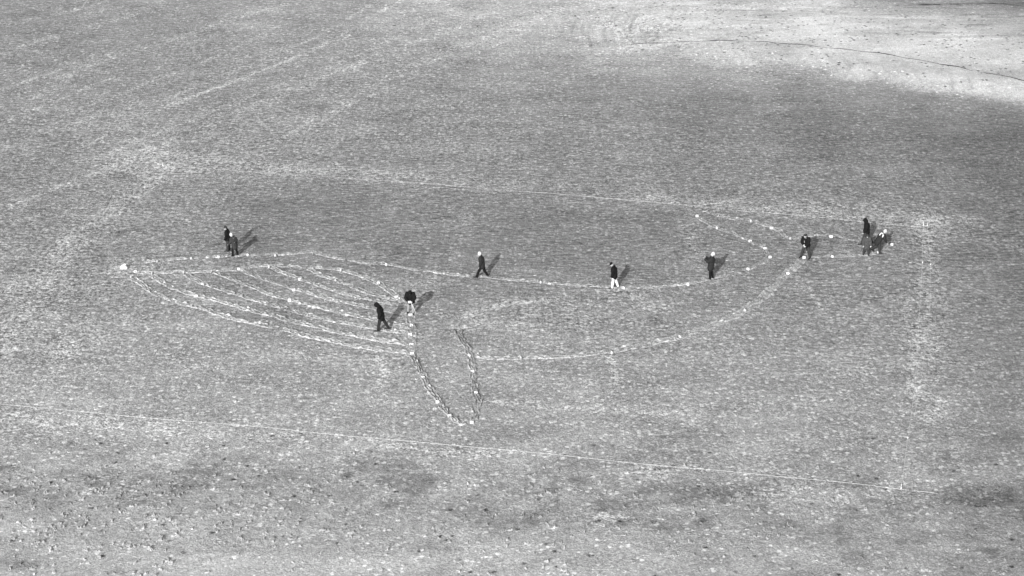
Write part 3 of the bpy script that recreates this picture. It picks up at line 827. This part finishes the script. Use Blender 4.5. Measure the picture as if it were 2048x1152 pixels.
    for n in 'LR':
        a, b, c = J['sh' + n], J['elb' + n], J['wr' + n]
        tube(bm, [a, a.lerp(b, .5), b], [.056 * H * kj, .050 * H * kj, .044 * H * kj], 12)
        tube(bm, [b, b.lerp(c, .5), c], [.044 * H * kj, .040 * H * kj, .034 * H * kj], 12)
    tube(bm, [neck - up2 * .02 * H, neck + up2 * .022 * H], [.060 * H, .052 * H], 12)
    fused('jacket', bm, MAT[wear.get('jacket', 'black')], root, .016, 3, .009)
    # shoes
    for n in 'LR':
        bm = bmesh.new()
        a, b = J['heel' + n], J['toe' + n]
        tube(bm, [a, a.lerp(b, .45) + V((0, 0, .004 * H)), b], [.032 * H, .034 * H, .028 * H], 10, V((0, 0, 1)), .85)
        tube(bm, [J['ank' + n] + V((0, 0, .02 * H)), a.lerp(b, .15)], [.030 * H, .030 * H], 10)
        bw_ = a.lerp(b, .5)
        fused('shoe', bm, MAT[wear.get('shoes', 'shoe')], root, .014, 2)
    # head wear
    hg = wear.get('head', 'hair')
    hm = MAT[wear.get('head_mat', 'hair')]
    def hc(f, s_, u_): return headc + face_dir * f * H + side * s_ * H + hup * u_ * H
    if hg == 'hood':
        bm = bmesh.new()
        ball(bm, hc(-.006, 0, .012), .076 * H, 16, (.90, 1.0, 1.05), rot)
        ball(bm, hc(-.03, 0, .045), .045 * H, 12, (1, 1, 1), rot)
        tube(bm, [neck - up2 * .015 * H, hc(-.02, 0, -.03)], [.066 * H, .066 * H], 12)
        tube(bm, [hc(.055, -.03, -.03), hc(.062, -.032, .02), hc(.055, 0, .062), hc(.062, .032, .02), hc(.055, .03, -.03)], [.016 * H] * 5, 8)
        fused('hood', bm, hm, root, .015, 3)
    elif hg in ('beanie', 'hair', 'bob'):
        bm = bmesh.new()
        ball(bm, hc(-.010, 0, .022), .066 * H, 16, (.90, 1.0, .98), rot)
        if hg == 'beanie':
            tube(bm, [hc(.052, 0, .022), hc(.03, .052, .014), hc(-.04, .045, 0), hc(-.06, 0, -.005), hc(-.04, -.045, 0), hc(.03, -.052, .014), hc(.052, 0, .022)], [.012 * H] * 7, 8)
            ball(bm, hc(-.02, 0, .075), .028 * H, 10)
        else:
            ball(bm, hc(-.03, 0, -.012), .052 * H, 12, (1.0, .8, 1.0), rot)
        if hg == 'bob':
            for s in (-1, 1): tube(bm, [hc(.0, s * .05, .02), hc(-.01, s * .055, -.045)], [.02 * H, .016 * H], 8)
        fused('knitted_hat' if hg == 'beanie' else 'hair', bm, hm, root, .013, 2)
    elif hg == 'cap':
        bm = bmesh.new()
        ball(bm, hc(-.004, 0, .026), .065 * H, 16, (.9, 1.02, .86), rot)
        fused('cap', bm, hm, root, .012, 2)
        bm = bmesh.new()
        n_ = 8
        tp = [bm.verts.new(hc(.045 + .06 * math.sin(math.pi * i / n_), -.05 * math.cos(math.pi * i / n_), .032 - .012 * math.sin(math.pi * i / n_))) for i in range(n_ + 1)]
        bt = [bm.verts.new(q.co - hup * .005 * H) for q in tp]
        bm.faces.new(tp); bm.faces.new(bt[::-1])
        for i in range(n_): bm.faces.new((tp[i], tp[i + 1], bt[i + 1], bt[i]))
        bm.faces.new((tp[n_], tp[0], bt[0], bt[n_]))
        obj_bm('visor', bm, hm, root)
        bm = bmesh.new(); ball(bm, hc(-.035, 0, -.012), .045 * H, 10, (1.0, .8, .9), rot)
        fused('hair', bm, MAT[wear.get('hair', 'light')], root, .013, 2)
    if wear.get('collar'):
        bm = bmesh.new()
        tube(bm, [neck + V((math.cos(t) * .05, math.sin(t) * .048, 0)) * H + up2 * .005 * H for t in [2 * math.pi * i / 14 for i in range(15)]], [.016 * H] * 15, 8)
        fused('collar', bm, MAT[wear['collar']], root, .013, 2)
    if wear.get('scarf'):
        bk = -V((0, math.cos(R(lean2)), -math.sin(R(lean2))))
        fr = -bk
        bm = bmesh.new()
        tube(bm, [neck + (side * math.cos(t) * .078 + fr * math.sin(t) * .076) * H - up2 * .005 * H for t in [2 * math.pi * i / 14 for i in range(15)]], [.030 * H] * 15, 8)
        tube(bm, [neck + bk * .07 * H, chest + up2 * .05 * H + bk * .118 * H + side * .04 * H, chest - up2 * .03 * H + bk * .125 * H + side * .07 * H], [.045 * H, .052 * H, .035 * H], 8, bk, .4)
        tube(bm, [neck + side * .06 * H + bk * .03 * H, chest + up2 * .075 * H + side * .14 * H + bk * .05 * H, chest - up2 * .02 * H + side * .165 * H + bk * .03 * H], [.04 * H, .042 * H, .026 * H], 8, side, .45)
        tube(bm, [neck + fr * .06 * H + side * .03 * H, neck + fr * .10 * H - V((0, 0, .06)) * H + side * .04 * H, neck + fr * .115 * H - V((0, 0, .17)) * H + side * .05 * H], [.036 * H, .034 * H, .024 * H], 8, fr, .5)
        fused('scarf', bm, MAT[wear['scarf']], root, .014, 2)
    if wear.get('backpack'):
        bk = -V((0, math.cos(R(lean2)), -math.sin(R(lean2))))
        bm = bmesh.new()
        tube(bm, [waist + bk * .12 * H, chest + up2 * .05 * H + bk * .125 * H], [.085 * H, .08 * H], 14, bk, .6)
        tube(bm, [waist + up * .02 * H + bk * .17 * H, chest + bk * .175 * H], [.05 * H, .05 * H], 10, bk, .5)
        bag = fused('backpack', bm, MAT['charcoal'], root, .016, 2)
        for s in (-1, 1):
            bm = bmesh.new()
            q = [chest + up2 * .08 * H + bk * .09 * H + side * s * .06 * H, chest + up2 * .105 * H + side * s * .075 * H, chest + up2 * .05 * H - bk * .10 * H + side * s * .075 * H, waist - bk * .085 * H + side * s * .1 * H, waist + bk * .08 * H + side * s * .1 * H]
            tube(bm, q, [.012 * H] * 5, 6)
            obj_bm('strap', bm, MAT['light'], bag)
    if wear.get('glove'):
        for n in wear['glove']:
            bm = bmesh.new()
            hd = J['hd' + n]
            ball(bm, J['wr' + n] + hd * .045 * H, .028 * H, 10, (1, .8, 1.3))
            tube(bm, [J['wr' + n] + hd * .06 * H, J['wr' + n] + hd * .09 * H], [.024 * H, .016 * H], 8)
            fused('glove', bm, MAT['white'], root, .012, 2)
    tag(root, label, 'person', 'people walking the trails')
    mw = Matrix.Translation(loc) @ Matrix.Rotation(R(heading), 4, 'Z')
    J2 = {k: (mw @ q if not k.startswith('hd') else mw.to_3x3() @ q) for k, q in J.items()}
    J2['head'] = mw @ headc; J2['face'] = mw.to_3x3() @ face_dir
    return J2

# left pair
person(457, 502, 86, 1.74, dict(lean=2, bow=8, nod=20, hipL=3, hipR=-2, kneeL=3, kneeR=3, shL=2, shR=-4, elL=18, elR=15),
       dict(jacket='black', trousers='dark', head='hair', head_mat='hair', hem=.05), 'taller bareheaded person in black jacket and grey trousers, rear one of the left pair')
person(470, 512, 68, 1.58, dict(lean=10, bow=10, nod=14, hipL=14, hipR=-8, kneeL=16, kneeR=4, spreadL=5, spreadR=6, shL=14, shR=4, elL=30, elR=40, inL=20, inR=20),
       dict(jacket='dark', trousers='black', head='beanie', head_mat='white', hem=.13, bulk=1.08, backpack=True, glove='R'), 'short person in dark grey coat and white hat, front one of the left pair')
# hooded walker in the wing
person(763, 661, 88, 1.86, dict(lean=9, bow=10, nod=26, hipL=16, hipR=-24, kneeL=6, kneeR=6, footR=-4, shL=-22, shR=-30, elL=48, elR=50, abL=16, abR=20),
       dict(jacket='black', trousers='charcoal', head='hood', head_mat='black', bulk=1.05), 'person in black hooded jacket walking head down along the throat groove trails')
# bending, facing us
J = person(822, 627, 174, 1.76, dict(lean=12, bow=14, nod=42, hipL=8, hipR=-6, kneeL=12, kneeR=6, spreadL=4, spreadR=8, shL=8, shR=8, elL=44, elR=44, inL=36, inR=36, abL=20, abR=20),
           dict(jacket='black', trousers='light', head='hood', head_mat='black', hem=.09, bulk=1.1, leg=.95), 'person in black hood and pale trousers bending towards us above the column of cards')
hm_ = (J['wrL'] + J['wrR']) / 2 + (J['hdL'] + J['hdR']) * .045
bm = bmesh.new()
for i in range(4):
    box(bm, (random.uniform(-.01, .01), random.uniform(-.008, .008), i * .006), (.21, .15, .004), Matrix.Rotation(random.uniform(-.1, .1), 3, 'Z'))
o = obj_bm('paper_stack', bm, MAT['paper'], None, False); o.location = hm_ + Vector((0, -.03, .0)); o.rotation_euler = (R(35), 0, R(6))
tag(o, 'small stack of white paper held at the belt of the bending person facing us', 'paper')
bm = bmesh.new()
a = hm_ + Vector((.06, 0, -.02)); b = P(832, 628)
tube(bm, [a, a.lerp(b, .5) + Vector((.02, -.02, 0)), b + Vector((0, 0, .02))], [.012, .012, .012], 6)
tag(obj_bm('cord', bm, MAT['string']), 'white cord hanging from the hands of the bending person facing us', 'cord')
# white hat
person(964, 554, 88, 1.74, dict(lean=5, bow=8, nod=12, hipL=26, hipR=-20, kneeL=6, kneeR=8, footL=8, footR=-4, shL=-4, shR=-16, elL=24, elR=20),
       dict(jacket='charcoal', trousers='black', head='beanie', head_mat='white', bulk=1.05, hem=.07), 'person in white knitted hat and dark jacket striding left along the whale back')
# white trousers
person(1228, 576, 84, 1.74, dict(lean=3, bow=12, nod=26, hipL=10, hipR=-14, kneeL=6, kneeR=5, shL=2, shR=-6, elL=14, elR=12),
       dict(jacket='black', trousers='white', head='cap', head_mat='black', hair='light', collar='light', hem=.07, bulk=1.08), 'person in white trousers, black jacket and dark cap walking along the whale back')
# taking a picture
J = person(1421, 558, 78, 1.78, dict(lean=-7, bow=-2, nod=4, hipL=4, hipR=-6, kneeL=6, kneeR=6, spreadL=0, spreadR=0, shL=46, shR=40, elL=84, elR=92, inL=6, inR=10, abL=5, abR=9, footL=-4),
           dict(jacket='charcoal', trousers='black', head='beanie', head_mat='white', hem=.13, bulk=1.1, leg=.86), 'person in dark coat and white hat raising both arms to take a picture')
c = (J['wrL'] + J['wrR']) / 2 + (J['hdL'] + J['hdR']) * .05
root = empty('camera_phone', c, R(78))
bm = bmesh.new(); box(bm, (0, 0, .03), (.16, .018, .09)); bmesh.ops.bevel(bm, geom=bm.edges[:], offset=.005, segments=2, affect='EDGES')
obj_bm('case', bm, MAT['paper'], root, False)
bm = bmesh.new(); bmesh.ops.create_cone(bm, cap_ends=True, segments=12, radius1=.014, radius2=.012, depth=.012, matrix=Matrix.Translation((.05, .013, .05)) @ Matrix.Rotation(R(90), 4, 'X'))
obj_bm('lens', bm, MAT['ink'], root)
tag(root, 'small pale camera held up by the person taking a picture', 'camera')
# with the pole
J = person(1612, 515, 150, 1.76, dict(lean=8, bow=14, nod=14, look=.5, hipL=4, hipR=10, kneeL=6, kneeR=8, spreadL=13, spreadR=17, shL=18, shR=14, elL=34, elR=52, inL=30, inR=44, side=.05),
           dict(jacket='black', trousers='dark', head='hair', head_mat='hair', collar='light', hem=.05, bulk=1.05), 'dark-haired person in black jacket standing astride a card, holding a pale pole')
a = J['wrR'] + J['hdR'] * .07; b = P(1611, 505)
root = empty('pole', b)
top = a - b + Vector((.03, 0, .28))
bm = bmesh.new(); tube(bm, [Vector((0, 0, .02)), top * .5, top], [.018, .018, .016], 8); obj_bm('shaft', bm, MAT['wood'], root)
bm = bmesh.new(); tube(bm, [top * .42, top * .56], [.05, .055], 10); obj_bm('grip', bm, MAT['string'], root)
bm = bmesh.new(); box(bm, (0, 0, .05), (.16, .03, .10)); bmesh.ops.bevel(bm, geom=bm.edges[:], offset=.008, segments=2, affect='EDGES'); obj_bm('blade', bm, MAT['metal'], root, False)
tag(root, 'pale pole with a small blade held by the dark-haired person', 'pole')
# group of three at the right
person(1732, 488, 90, 1.86, dict(lean=2, bow=6, nod=28, hipL=24, hipR=-24, kneeL=6, kneeR=8, footL=6, shL=4, shR=-4, elL=30, elR=34, inL=14, inR=14, abL=8, abR=8),
       dict(jacket='black', trousers='dark', head='hood', head_mat='black', hem=.05), 'tall person in black hooded jacket striding left, rear one of the group of three')
person(1732, 510, 176, 1.5, dict(lean=4, bow=8, nod=22, hipL=4, hipR=-4, kneeL=4, kneeR=4, spreadL=7, spreadR=8, shL=4, shR=4, elL=24, elR=20, abL=18, abR=16),
       dict(jacket='mid', trousers='dark', head='bob', head_mat='hair', hem=.17, bulk=1.12, leg=1.0), 'short person in long grey coat facing us, front one of the group of three')
person(1755, 506, -72, 1.70, dict(lean=32, bow=14, nod=-6, hipL=-2, hipR=8, kneeL=62, kneeR=6, footL=-40, shL=16, shR=10, elL=34, elR=22, spreadL=6, shift=-.0),
       dict(jacket='charcoal', trousers='dark', head='beanie', head_mat='white', scarf='white', hem=.1, bulk=1.08), 'person in white hat and white scarf bending to the right with one leg lifted')
